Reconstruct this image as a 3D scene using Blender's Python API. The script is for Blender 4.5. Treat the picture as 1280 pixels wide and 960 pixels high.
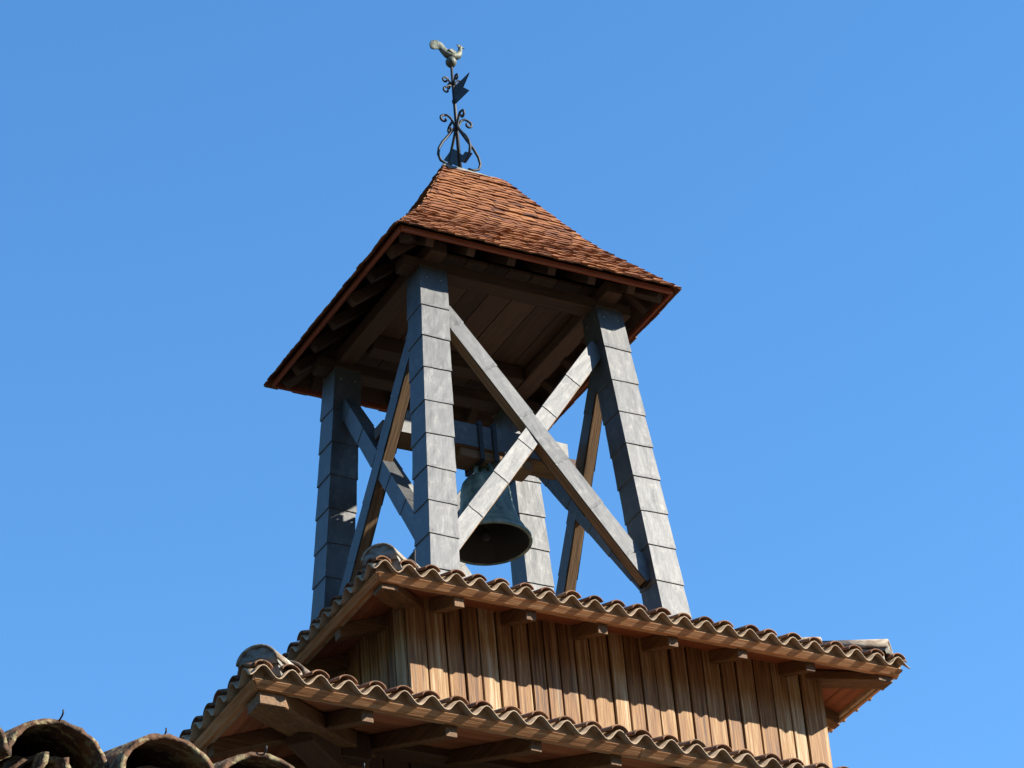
import bpy, math, random
from mathutils import Vector as V, Matrix
random.seed(11)
sc = bpy.context.scene
for o in list(bpy.data.objects): bpy.data.objects.remove(o)

# ------------------------------------------------------------------ camera, sky, sun, exposure
cam_d = bpy.data.cameras.new('camera'); cam = bpy.data.objects.new('camera', cam_d)
sc.collection.objects.link(cam); sc.camera = cam
cam.location = (-11.77276, -20.65104, -12.42591)
cam.rotation_euler = (2.13948, 0.0773, -0.48205)
cam_d.sensor_width = 36.0; cam_d.lens = 36.0*4256.54/1280.0
cam_d.clip_start = 0.1; cam_d.clip_end = 5000

SUN_AZ, SUN_EL = math.radians(54), math.radians(28)       # azimuth from -Y towards +X
sdir = V((math.sin(SUN_AZ)*math.cos(SUN_EL), -math.cos(SUN_AZ)*math.cos(SUN_EL), math.sin(SUN_EL)))
sun_d = bpy.data.lights.new('sun', 'SUN'); sun = bpy.data.objects.new('sun', sun_d)
sc.collection.objects.link(sun); sun_d.energy = 5.0; sun_d.angle = math.radians(0.5); sun_d.color = (1, .92, .80)
sun.rotation_euler = sdir.to_track_quat('Z', 'Y').to_euler(); sun.location = (20, -20, 20)

w = bpy.data.worlds.new('World'); sc.world = w; w.use_nodes = True
nt = w.node_tree; nt.nodes.clear()
sky = nt.nodes.new('ShaderNodeTexSky'); sky.sky_type = 'NISHITA'; sky.sun_disc = False
sky.sun_elevation = SUN_EL
sky.sun_rotation = math.pi - SUN_AZ
sky.altitude = 300; sky.air_density = 1.0; sky.dust_density = 0.05; sky.ozone_density = 2.0
hs = nt.nodes.new('ShaderNodeHueSaturation'); hs.inputs['Saturation'].default_value = 1.26; hs.inputs['Value'].default_value = 1.0
bg = nt.nodes.new('ShaderNodeBackground'); bg.inputs[1].default_value = 0.106
wo = nt.nodes.new('ShaderNodeOutputWorld')
nt.links.new(sky.outputs[0], hs.inputs['Color']); nt.links.new(hs.outputs[0], bg.inputs[0]); nt.links.new(bg.outputs[0], wo.inputs[0])
sc.view_settings.view_transform = 'Standard'; sc.view_settings.look = 'None'
sc.view_settings.exposure = 1.52; sc.view_settings.gamma = 1.0; sc.view_settings.use_curve_mapping = False

# ------------------------------------------------------------------ materials
def material(name, cols, metallic=0.0, rough=(.6, .85), gscale=(1, 1, 1), nscale=6.0, rndw=.35, noisew=.65,
             bump=.3, bscale=None, bdist=.01, k=.66, nrange=(.28, .72), blot=None, blot_thr=(.55, .7), blot_scale=3.0, spec=.4, blot_map=False):
    """cols: list of (pos, rgb) for a ramp driven by a mix of stretched noise and the per-piece random value."""
    m = bpy.data.materials.new(name); m.use_nodes = True
    t = m.node_tree; N = t.nodes; L = t.links; N.clear()
    out = N.new('ShaderNodeOutputMaterial'); p = N.new('ShaderNodeBsdfPrincipled'); L.new(p.outputs[0], out.inputs[0])
    at = N.new('ShaderNodeAttribute'); at.attribute_name = 'grain'
    ar = N.new('ShaderNodeAttribute'); ar.attribute_name = 'rnd'
    mp = N.new('ShaderNodeMapping'); mp.inputs['Scale'].default_value = gscale; L.new(at.outputs['Vector'], mp.inputs['Vector'])
    n1 = N.new('ShaderNodeTexNoise'); n1.inputs['Scale'].default_value = nscale; n1.inputs['Detail'].default_value = 8
    n1.inputs['Roughness'].default_value = .65; L.new(mp.outputs[0], n1.inputs['Vector'])
    mr = N.new('ShaderNodeMapRange'); mr.inputs[1].default_value, mr.inputs[2].default_value = nrange; L.new(n1.outputs['Fac'], mr.inputs[0])
    a = N.new('ShaderNodeMath'); a.operation = 'MULTIPLY'; a.inputs[1].default_value = noisew; L.new(mr.outputs[0], a.inputs[0])
    b = N.new('ShaderNodeMath'); b.operation = 'MULTIPLY_ADD'; b.inputs[1].default_value = rndw
    L.new(ar.outputs['Fac'], b.inputs[0]); L.new(a.outputs[0], b.inputs[2])
    cr = N.new('ShaderNodeValToRGB'); e = cr.color_ramp.elements
    while len(e) < len(cols): e.new(.5)
    for el, (pos, c) in zip(e, cols): el.position = pos; el.color = (*[x*k for x in c], 1)
    L.new(b.outputs[0], cr.inputs[0])
    col = cr.outputs[0]
    if blot:
        n3 = N.new('ShaderNodeTexNoise'); n3.inputs['Scale'].default_value = blot_scale; n3.inputs['Detail'].default_value = 6
        n3.inputs['Roughness'].default_value = .7
        L.new(mp.outputs[0] if blot_map else at.outputs['Vector'], n3.inputs['Vector'])
        m3 = N.new('ShaderNodeMapRange'); m3.inputs[1].default_value = blot_thr[0]; m3.inputs[2].default_value = blot_thr[1]
        L.new(n3.outputs['Fac'], m3.inputs[0])
        mx = N.new('ShaderNodeMix'); mx.data_type = 'RGBA'; L.new(m3.outputs[0], mx.inputs[0]); L.new(col, mx.inputs[6])
        mx.inputs[7].default_value = (*[x*k for x in blot], 1); col = mx.outputs[2]
    L.new(col, p.inputs['Base Color'])
    p.inputs['Metallic'].default_value = metallic; p.inputs['Specular IOR Level'].default_value = spec
    r = N.new('ShaderNodeMapRange'); r.inputs[3].default_value = rough[0]; r.inputs[4].default_value = rough[1]
    L.new(n1.outputs['Fac'], r.inputs[0]); L.new(r.outputs[0], p.inputs['Roughness'])
    n2 = N.new('ShaderNodeTexNoise'); n2.inputs['Scale'].default_value = bscale or nscale*2.0; n2.inputs['Detail'].default_value = 6
    L.new(mp.outputs[0], n2.inputs['Vector'])
    bu = N.new('ShaderNodeBump'); bu.inputs['Strength'].default_value = bump; bu.inputs['Distance'].default_value = bdist
    L.new(n2.outputs['Fac'], bu.inputs['Height']); L.new(bu.outputs[0], p.inputs['Normal'])
    return m

M = {}
M['lead'] = material('lead_sheet', [(.05, (.145, .152, .158)), (.45, (.198, .205, .208)), (.75, (.23, .236, .237)), (1, (.28, .284, .28))],
                     metallic=.45, rough=(.42, .62), gscale=(1.3, 3.6, 3.6), nscale=4.5, rndw=.3, bump=.16, bscale=3.2, bdist=.02,
                     blot=(.36, .355, .335), blot_thr=(.52, .80), blot_scale=13, k=.43)  # pale blots paint streaks and glints into the lead colour
WG = (1.2, 26, 26)
M['plank'] = material('weathered_plank', [(.12, (.09, .038, .012)), (.4, (.24, .110, .034)), (.66, (.36, .185, .064)), (.86, (.47, .30, .135)), (1, (.58, .45, .28))],
                      gscale=(1.0, 30, 30), nscale=1.7, rndw=.52, noisew=.66, nrange=(.35, .65), k=.68, bump=.5, bdist=.006, blot=(.60, .45, .26), blot_thr=(.56, .78), blot_scale=.55, blot_map=True)
M['oak'] = material('oak_timber', [(.15, (.11, .058, .022)), (.5, (.24, .135, .055)), (.85, (.35, .215, .10)), (1, (.42, .29, .16))],
                    gscale=WG, nscale=2.0, rndw=.3, bump=.5, bdist=.006)
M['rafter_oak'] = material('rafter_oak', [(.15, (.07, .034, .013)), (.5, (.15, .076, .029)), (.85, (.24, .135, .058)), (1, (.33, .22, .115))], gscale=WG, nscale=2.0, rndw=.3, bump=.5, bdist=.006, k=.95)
M['red_wood'] = material('reddish_soffit_wood', [(.15, (.11, .034, .014)), (.5, (.20, .07, .03)), (.85, (.27, .105, .048)), (1, (.30, .135, .065))],
                         gscale=(.9, 20, 20), nscale=1.8, rndw=.45, noisew=.55, bump=.35, bdist=.005, k=1.5)
M['fascia'] = material('fascia_wood', [(.15, (.26, .105, .036)), (.5, (.38, .18, .070)), (.85, (.45, .25, .12)), (1, (.50, .34, .20))],
                         gscale=WG, nscale=2.0, rndw=.3, noisew=.8, nrange=(.34, .66), bump=.4, bdist=.005, k=.95)
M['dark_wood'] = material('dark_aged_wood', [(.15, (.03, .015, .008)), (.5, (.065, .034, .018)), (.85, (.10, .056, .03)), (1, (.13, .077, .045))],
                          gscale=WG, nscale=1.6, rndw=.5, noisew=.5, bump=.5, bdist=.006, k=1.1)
M['flat_tile'] = material('plain_clay_tile', [(.08, (.06, .027, .018)), (.3, (.15, .052, .020)), (.6, (.23, .086, .030)), (.85, (.30, .125, .045)), (1, (.35, .185, .085))],
                          nscale=9, rndw=.62, noisew=.42, bump=.5, bdist=.006, rough=(.75, .95), blot=(.07, .042, .03), blot_thr=(.60, .74), blot_scale=11, spec=.25, k=.86)
M['canal_tile'] = material('canal_clay_tile', [(.1, (.08, .036, .02)), (.35, (.155, .07, .036)), (.65, (.22, .11, .058)), (1, (.28, .18, .105))],
                           nscale=10, rndw=.5, noisew=.5, bump=.6, bdist=.008, k=.85, rough=(.75, .95), blot=(.07, .058, .04), blot_thr=(.52, .64), blot_scale=13, spec=.25)
M['sheet'] = material('corrugated_underlay', [(.1, (.30, .21, .13)), (.5, (.44, .33, .22)), (1, (.54, .43, .31))],
                      nscale=8, rndw=.3, bump=.3, k=.8, rough=(.7, .9), blot=(.16, .09, .05), blot_thr=(.55, .7), blot_scale=6, spec=.25)
M['old_tile'] = material('old_lichen_tile', [(.1, (.035, .024, .017)), (.4, (.085, .050, .031)), (.66, (.14, .075, .042)), (1, (.24, .13, .07))],
                         nscale=16, rndw=.5, noisew=.6, nrange=(.36, .64), bump=1.0, bdist=.010, rough=(.8, .97), blot=(.25, .215, .12), blot_thr=(.52, .57), blot_scale=34, k=.72, spec=.2)
M['mortar'] = material('lime_mortar', [(.2, (.16, .15, .135)), (.6, (.27, .26, .23)), (1, (.36, .34, .30))], nscale=12, bump=.8, bdist=.01, rough=(.8, .95), spec=.2)
M['old_mortar'] = material('old_brown_mortar', [(.2, (.09, .08, .06)), (.6, (.17, .15, .11)), (1, (.26, .23, .17))], nscale=20, bump=.9, bdist=.01, rough=(.85, .97), spec=.2)
M['hip_tile'] = material('lichen_grey_hip_tile', [(.1, (.12, .09, .065)), (.4, (.22, .16, .115)), (.7, (.32, .27, .21)), (1, (.42, .38, .31))], nscale=12, rndw=.3, noisew=.7, nrange=(.36, .64), bump=.7, bdist=.008, rough=(.8, .95), blot=(.40, .37, .30), blot_thr=(.48, .62), blot_scale=9, spec=.2, k=.8)
M['iron'] = material('wrought_iron', [(.2, (.018, .019, .022)), (.7, (.04, .042, .046)), (1, (.09, .075, .06))], metallic=.15, rough=(.5, .7), k=.55, nscale=18, bump=.3, bdist=.003)
M['bronze'] = material('verdigris_bronze', [(.1, (.10, .16, .14)), (.4, (.20, .30, .27)), (.7, (.31, .42, .36)), (1, (.48, .56, .46))],
                       metallic=.35, rough=(.42, .66), nscale=7, rndw=.1, noisew=.85, nrange=(.36, .64), bump=.3, bdist=.006, gscale=(1, 1, .35), blot=(.05, .05, .04), blot_thr=(.6, .75), blot_scale=7)
M['copper'] = material('weathered_copper', [(.1, (.07, .09, .07)), (.5, (.17, .20, .155)), (.8, (.36, .36, .28)), (1, (.36, .25, .16))], metallic=.3, rough=(.5, .75), nscale=26, bump=.5, bdist=.008, k=.5, nrange=(.36, .64))
M['stone'] = material('rubble_stone', [(.1, (.20, .17, .13)), (.5, (.36, .31, .24)), (1, (.48, .43, .35))], nscale=3.5, bump=.9, bdist=.03, rough=(.8, .95), spec=.2)
M['ground'] = material('dark_paving', [(.1, (.05, .05, .042)), (.5, (.085, .08, .068)), (1, (.13, .12, .10))], nscale=2.5, bump=.5, bdist=.02, rough=(.85, .97), spec=.2)
M['sky_blocker'] = material('sky_blocker_green', [(.1, (.02, .03, .012)), (.5, (.045, .06, .025)), (1, (.08, .085, .04))], nscale=.08, bump=.6, bdist=2, rough=(.85, .97), spec=.1, k=1)
M['red_board'] = material('red_stained_board', [(.1, (.22, .05, .02)), (.5, (.36, .085, .032)), (1, (.44, .13, .055))], gscale=WG, nscale=2.0, bump=.3, bdist=.005, k=.75)
M['dark_bronze'] = material('shade_dark_bronze', [(.1, (.03, .03, .026)), (1, (.07, .07, .058))], metallic=.2, rough=(.6, .8), nscale=8, bump=.3, k=.7)  # bare inner bronze, darkened to paint in the shade inside the bell
M['ceiling'] = material('brown_ceiling_board', [(.15, (.07, .037, .02)), (.5, (.13, .072, .04)), (.85, (.19, .11, .062)), (1, (.23, .14, .085))], gscale=WG, nscale=1.6, rndw=.5, noisew=.5, bump=.4, bdist=.006, k=.8)
M['nail'] = material('lead_nail', [(0, (.45, .45, .43)), (1, (.6, .6, .57))], metallic=.4, rough=(.35, .5), bump=0)

# ------------------------------------------------------------------ mesh builder
class MB:
    def __init__(s): s.v = []; s.f = []; s.g = []; s.r = []; s.sm = []
    def add(s, verts, faces, grain=None, rnd=None, smooth=False):
        n = len(s.v); r = random.random() if rnd is None else rnd
        off = V((random.uniform(0, 40), random.uniform(0, 40), random.uniform(0, 40)))
        for i, p in enumerate(verts):
            s.v.append(tuple(p)); s.g.append(tuple((V(grain[i]) if grain else V(p)) + off)); s.r.append(r)
        for f in faces: s.f.append([n+i for i in f]); s.sm.append(smooth)
    def box(s, c, ax, ay, az, rnd=None, cutx=0.0):
        """ax = half vector along the grain, ay, az the other half vectors"""
        c, ax, ay, az = V(c), V(ax), V(ay), V(az); vs = []; gs = []
        lx, ly, lz = ax.length, ay.length, az.length
        for i in (-1, 1):
            for j in (-1, 1):
                for k in (-1, 1):
                    vs.append(c+ax*i+ay*j+az*k); gs.append((lx*i, ly*j, lz*k))
        fs = [(0, 1, 3, 2), (4, 6, 7, 5), (0, 4, 5, 1), (2, 3, 7, 6), (0, 2, 6, 4), (1, 5, 7, 3)]
        if ax.cross(ay).dot(az) < 0: fs = [f[::-1] for f in fs]
        s.add(vs, fs, gs, rnd)
    def bar(s, p0, p1, u, hu, hv, rnd=None):
        """square bar from p0 to p1; u = direction of the half width hu"""
        p0, p1 = V(p0), V(p1); d = (p1-p0); n = d.normalized(); u = V(u); u = (u-n*u.dot(n)).normalized(); vv = n.cross(u)
        s.box((p0+p1)/2, d/2, u*hu, vv*hv, rnd)
    def hexa(s, b, t, rnd=None, grain=None):
        """quad b (4 points) to quad t"""
        vs = [V(p) for p in b]+[V(p) for p in t]
        fs = [(3, 2, 1, 0), (4, 5, 6, 7)]+[(i, (i+1) % 4, 4+(i+1) % 4, 4+i) for i in range(4)]
        d = (sum((vs[4+i] for i in range(4)), V())-sum((vs[i] for i in range(4)), V())).normalized()
        if (vs[1]-vs[0]).cross(vs[3]-vs[0]).dot(d) < 0: fs = [f[::-1] for f in fs]
        s.add(vs, fs, grain, rnd)
    def tube(s, pts, rad, n=8, rnd=None, flat=None):
        pts = [V(p) for p in pts]; rs = rad if isinstance(rad, (list, tuple)) else [rad]*len(pts)
        vs = []; fs = []; ref = V((0.31, .87, .38))
        for i, p in enumerate(pts):
            d = (pts[min(i+1, len(pts)-1)]-pts[max(i-1, 0)]).normalized()
            u = d.cross(ref).normalized(); q = d.cross(u)
            for k in range(n):
                a = 2*math.pi*k/n; vs.append(p+(u*math.cos(a)+q*math.sin(a))*rs[i])
        for i in range(len(pts)-1):
            for k in range(n):
                fs.append((i*n+k, i*n+(k+1) % n, (i+1)*n+(k+1) % n, (i+1)*n+k))
        fs.append(tuple(range(n))[::-1]); fs.append(tuple((len(pts)-1)*n+k for k in range(n)))
        s.add(vs, fs, None, rnd, True)
    def lathe(s, prof, c, n=48, rnd=None):
        c = V(c); vs = []; fs = []
        for r, z in prof:
            for k in range(n):
                a = 2*math.pi*k/n; vs.append(c+V((r*math.cos(a), r*math.sin(a), z)))
        for i in range(len(prof)-1):
            for k in range(n):
                fs.append((i*n+k, i*n+(k+1) % n, (i+1)*n+(k+1) % n, (i+1)*n+k))
        if prof[0][0] < .05: fs.append(tuple(range(n))[::-1])
        if prof[-1][0] < .05: fs.append(tuple((len(prof)-1)*n+k for k in range(n)))
        s.add(vs, fs, [V(p)-c for p in vs], rnd, True)
    def build(s, name, mat, parent=None, bevel=0.0, fixn=False):
        me = bpy.data.meshes.new(name); me.from_pydata(s.v, [], s.f); me.update()
        a = me.attributes.new('grain', 'FLOAT_VECTOR', 'POINT'); a.data.foreach_set('vector', [x for g in s.g for x in g])
        b = me.attributes.new('rnd', 'FLOAT', 'POINT'); b.data.foreach_set('value', s.r)
        me.polygons.foreach_set('use_smooth', s.sm)
        me.materials.append(M[mat])
        if fixn:
            import bmesh
            bm = bmesh.new(); bm.from_mesh(me); bmesh.ops.recalc_face_normals(bm, faces=bm.faces); bm.to_mesh(me); bm.free()
        o = bpy.data.objects.new(name, me); sc.collection.objects.link(o)
        if parent is not None:
            o.parent = parent
            q = parent
            while q.parent is not None: q = q.parent
            if parent.parent is None: o.location = -V(q.location)
        if bevel:
            bv = o.modifiers.new('edge', 'BEVEL'); bv.width = bevel; bv.segments = 1; bv.limit_method = 'ANGLE'; bv.angle_limit = math.radians(50)
        return o

def empty(name, loc, label, cat, group=None):
    o = bpy.data.objects.new(name, None); sc.collection.objects.link(o); o.location = loc; o.empty_display_size = .3
    o['label'] = label; o['category'] = cat
    if group: o['group'] = group
    return o

def lead_bar(mb, p0, p1, u, hu, hv, seg, first=None, lip=.0055, taper=None, wob=.0008):
    """lead sheets wrapped round a bar that runs from p0 (bottom) to p1 (top); every sheet laps over the one below"""
    p0, p1 = V(p0), V(p1); d = p1-p0; Ln = d.length; n = d.normalized()
    u = V(u); u = (u-n*u.dot(n)).normalized(); q = n.cross(u)
    cuts = [0]; x = first if first else seg
    while x < Ln-.06: cuts.append(x); x += seg*random.uniform(.94, 1.06)
    cuts.append(Ln)
    per = []
    K = 4
    for a, b in (((-1, -1), (1, -1)), ((1, -1), (1, 1)), ((1, 1), (-1, 1)), ((-1, 1), (-1, -1))):
        for k in range(K): t = k/K; per.append((a[0]+(b[0]-a[0])*t, a[1]+(b[1]-a[1])*t))
    m = len(per)
    for i in range(len(cuts)-1):
        z0, z1 = cuts[i]-.018, cuts[i+1]+.004
        rows = [(z0, lip*.55), (z0+.0025, lip), (z0+.03, lip*.8), (z0+(z1-z0)*.4, lip*.55), (z0+(z1-z0)*.7, lip*.35), (z1, 0.0005)]
        tilt = random.uniform(-.012, .012)
        vs = []; gs = []; fs = []
        for ri, (z, e) in enumerate(rows):
            for k, (a, b) in enumerate(per):
                wv = random.uniform(-wob, wob) if 0 < ri < 5 else random.uniform(-wob, wob)*.5
                zz = z+tilt*a*(1 if ri < 3 else 0)+(random.uniform(-.003, .003) if ri < 2 else 0)
                ea = e+wv*.6
                aa = a*hu+(math.copysign(ea, a) if abs(a) > .99 else 0); bb = b*hv+(math.copysign(ea, b) if abs(b) > .99 else 0)
                vs.append(p0+n*zz+u*aa+q*bb); gs.append((zz, a*hu, b*hv))
        for r in range(len(rows)-1):
            for k in range(m):
                fs.append((r*m+k, r*m+(k+1) % m, (r+1)*m+(k+1) % m, (r+1)*m+k))
        fs.append(tuple(range(m))[::-1])
        mb.add(vs, fs, gs)

# ------------------------------------------------------------------ dimensions (metres, tower axis at the origin)
GZ = -14.0
A0, B0, A1, B1, H, W = 1.140, 1.1106, .9236, .9151, 3.1, .24
EX, EY, EZ, RZ, RX1, RX2 = 1.29, 1.27, 3.19, 4.95, -.10, .44
UX, UY = 2.2, 2.2736
WX, WY = 1.763, 1.8175
LX, LY = 4.04, 4.114
HR = 3.18112
def pa(z): return A0+(A1-A0)*z/HR
def pb(z): return B0+(B1-B0)*z/HR

# ------------------------------------------------------------------ ground
mb = MB(); R_ = 1500
mb.add([(-R_, -R_, GZ), (R_, -R_, GZ), (R_, R_, GZ), (-R_, R_, GZ)], [(0, 1, 2, 3)], None, .5)
g = mb.build('ground', 'ground'); g['kind'] = 'structure'; g['label'] = 'dark paved square below the bell tower'; g['category'] = 'ground'

# unseen ring of dark slopes, added to block skylight near the horizon
mb = MB(); n_ = 96; vs = []; fs = []
for k in range(n_):
    a = 2*math.pi*k/n_; h = 1+.16*math.sin(3*a+1)+.10*math.sin(7*a+2)+.05*math.sin(17*a)
    for (r, z) in ((150, GZ-.5), (230, GZ+38*h), (330, GZ+84*h), (520, GZ+112*h), (800, GZ-.5)):
        vs.append((r*math.cos(a)*random.uniform(.98, 1.02), r*math.sin(a)*random.uniform(.98, 1.02), z+random.uniform(-2, 2)*(z > GZ)))
for k in range(n_):
    for j in range(4): fs.append((5*k+j, 5*k+j+1, 5*((k+1) % n_)+j+1, 5*((k+1) % n_)+j))
mb.add(vs, fs, None, .5, True); hl = mb.build('sky_blocker_hills', 'sky_blocker', fixn=True); hl['kind'] = 'structure'; hl['label'] = 'unseen dark slopes added to block low skylight'; hl['category'] = 'sky_blocker_hills'

# ------------------------------------------------------------------ BELL TOWER
tower = empty('bell_tower', (0, 0, GZ), 'timber bell tower with lead clad open belfry under a red tiled spire roof', 'bell tower')

# stone shaft and lower wooden stage, mostly out of sight below the lower skirt roof
mb = MB(); mb.box((0, 0, (GZ-4.2)/2), (0, 0, (4.2-GZ*-1)/2*-1), (2.95, 0, 0), (0, 2.95, 0)); mb.build('stone_shaft', 'stone', tower)
K3 = 3.0
for sx in (-1, 1):
    for sy in (-1, 1):
        mb = MB(); mb.box((sx*(K3-.14), sy*(K3-.14), -3.3), (0, 0, .95), (.14, 0, 0), (0, .14, 0)); mb.build('lower_post', 'oak', tower, .008)
def plank_side(mb, sx_axis, dist, half, z0, z1, wmin, wmax, th, widths=None):
    """vertical boards on the plane (axis 'x' -> y=dist, 'y' -> x=dist)"""
    x = -half; i = 0
    while x < half-.02:
        wd = random.uniform(wmin, wmax)
        if x+wd > half-.05: wd = half-x
        jit = random.uniform(-.010, .010); lean = random.uniform(-.003, .003)
        c = x+wd/2; hw = wd/2-.008
        for zz in [0]:
            if sx_axis == 'x': mb.box((c+lean, dist+math.copysign(jit, dist), (z0+z1)/2), (lean, 0, (z1-z0)/2), (hw, 0, 0), (0, th/2, 0))
            else: mb.box((dist+math.copysign(jit, dist), c+lean, (z0+z1)/2), (0, lean, (z1-z0)/2), (0, hw, 0), (th/2, 0, 0))
        x += wd
mb = MB()
for d in (-1, 1):
    plank_side(mb, 'x', d*(K3-.2), K3-.30, -4.2, -2.45, .16, .24, .03)
    plank_side(mb, 'y', d*(K3-.2), K3-.30, -4.2, -2.45, .16, .24, .03)
mb.build('lower_plank_wall', 'dark_wood', tower)
for d in (-1, 1):
    mb = MB(); mb.box((0, d*(K3-.14), -2.36), (K3+.1, 0, 0), (0, .11, 0), (0, 0, .10)); mb.build('wall_plate', 'dark_wood', tower, .008)
    mb = MB(); mb.box((d*(K3-.14), 0, -2.555), (0, K3+.1, 0), (.11, 0, 0), (0, 0, .09)); mb.build('wall_plate', 'dark_wood', tower, .008)

# upper plank wall
mb = MB()
for d in (-1, 1):
    plank_side(mb, 'x', d*(WY-.014), WX, -1.95, -.40, .115, .165, .028)
    plank_side(mb, 'y', d*(WX-.014), WY-.03, -1.95, -.40, .10, .155, .028)
mb.build('plank_wall', 'plank', tower, .003)
mb = MB(); mb.box((0, 0, -1.2), (0, 0, .8), (WX-.05, 0, 0), (0, WY-.05, 0)); mb.build('wall_core', 'dark_wood', tower)

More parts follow.
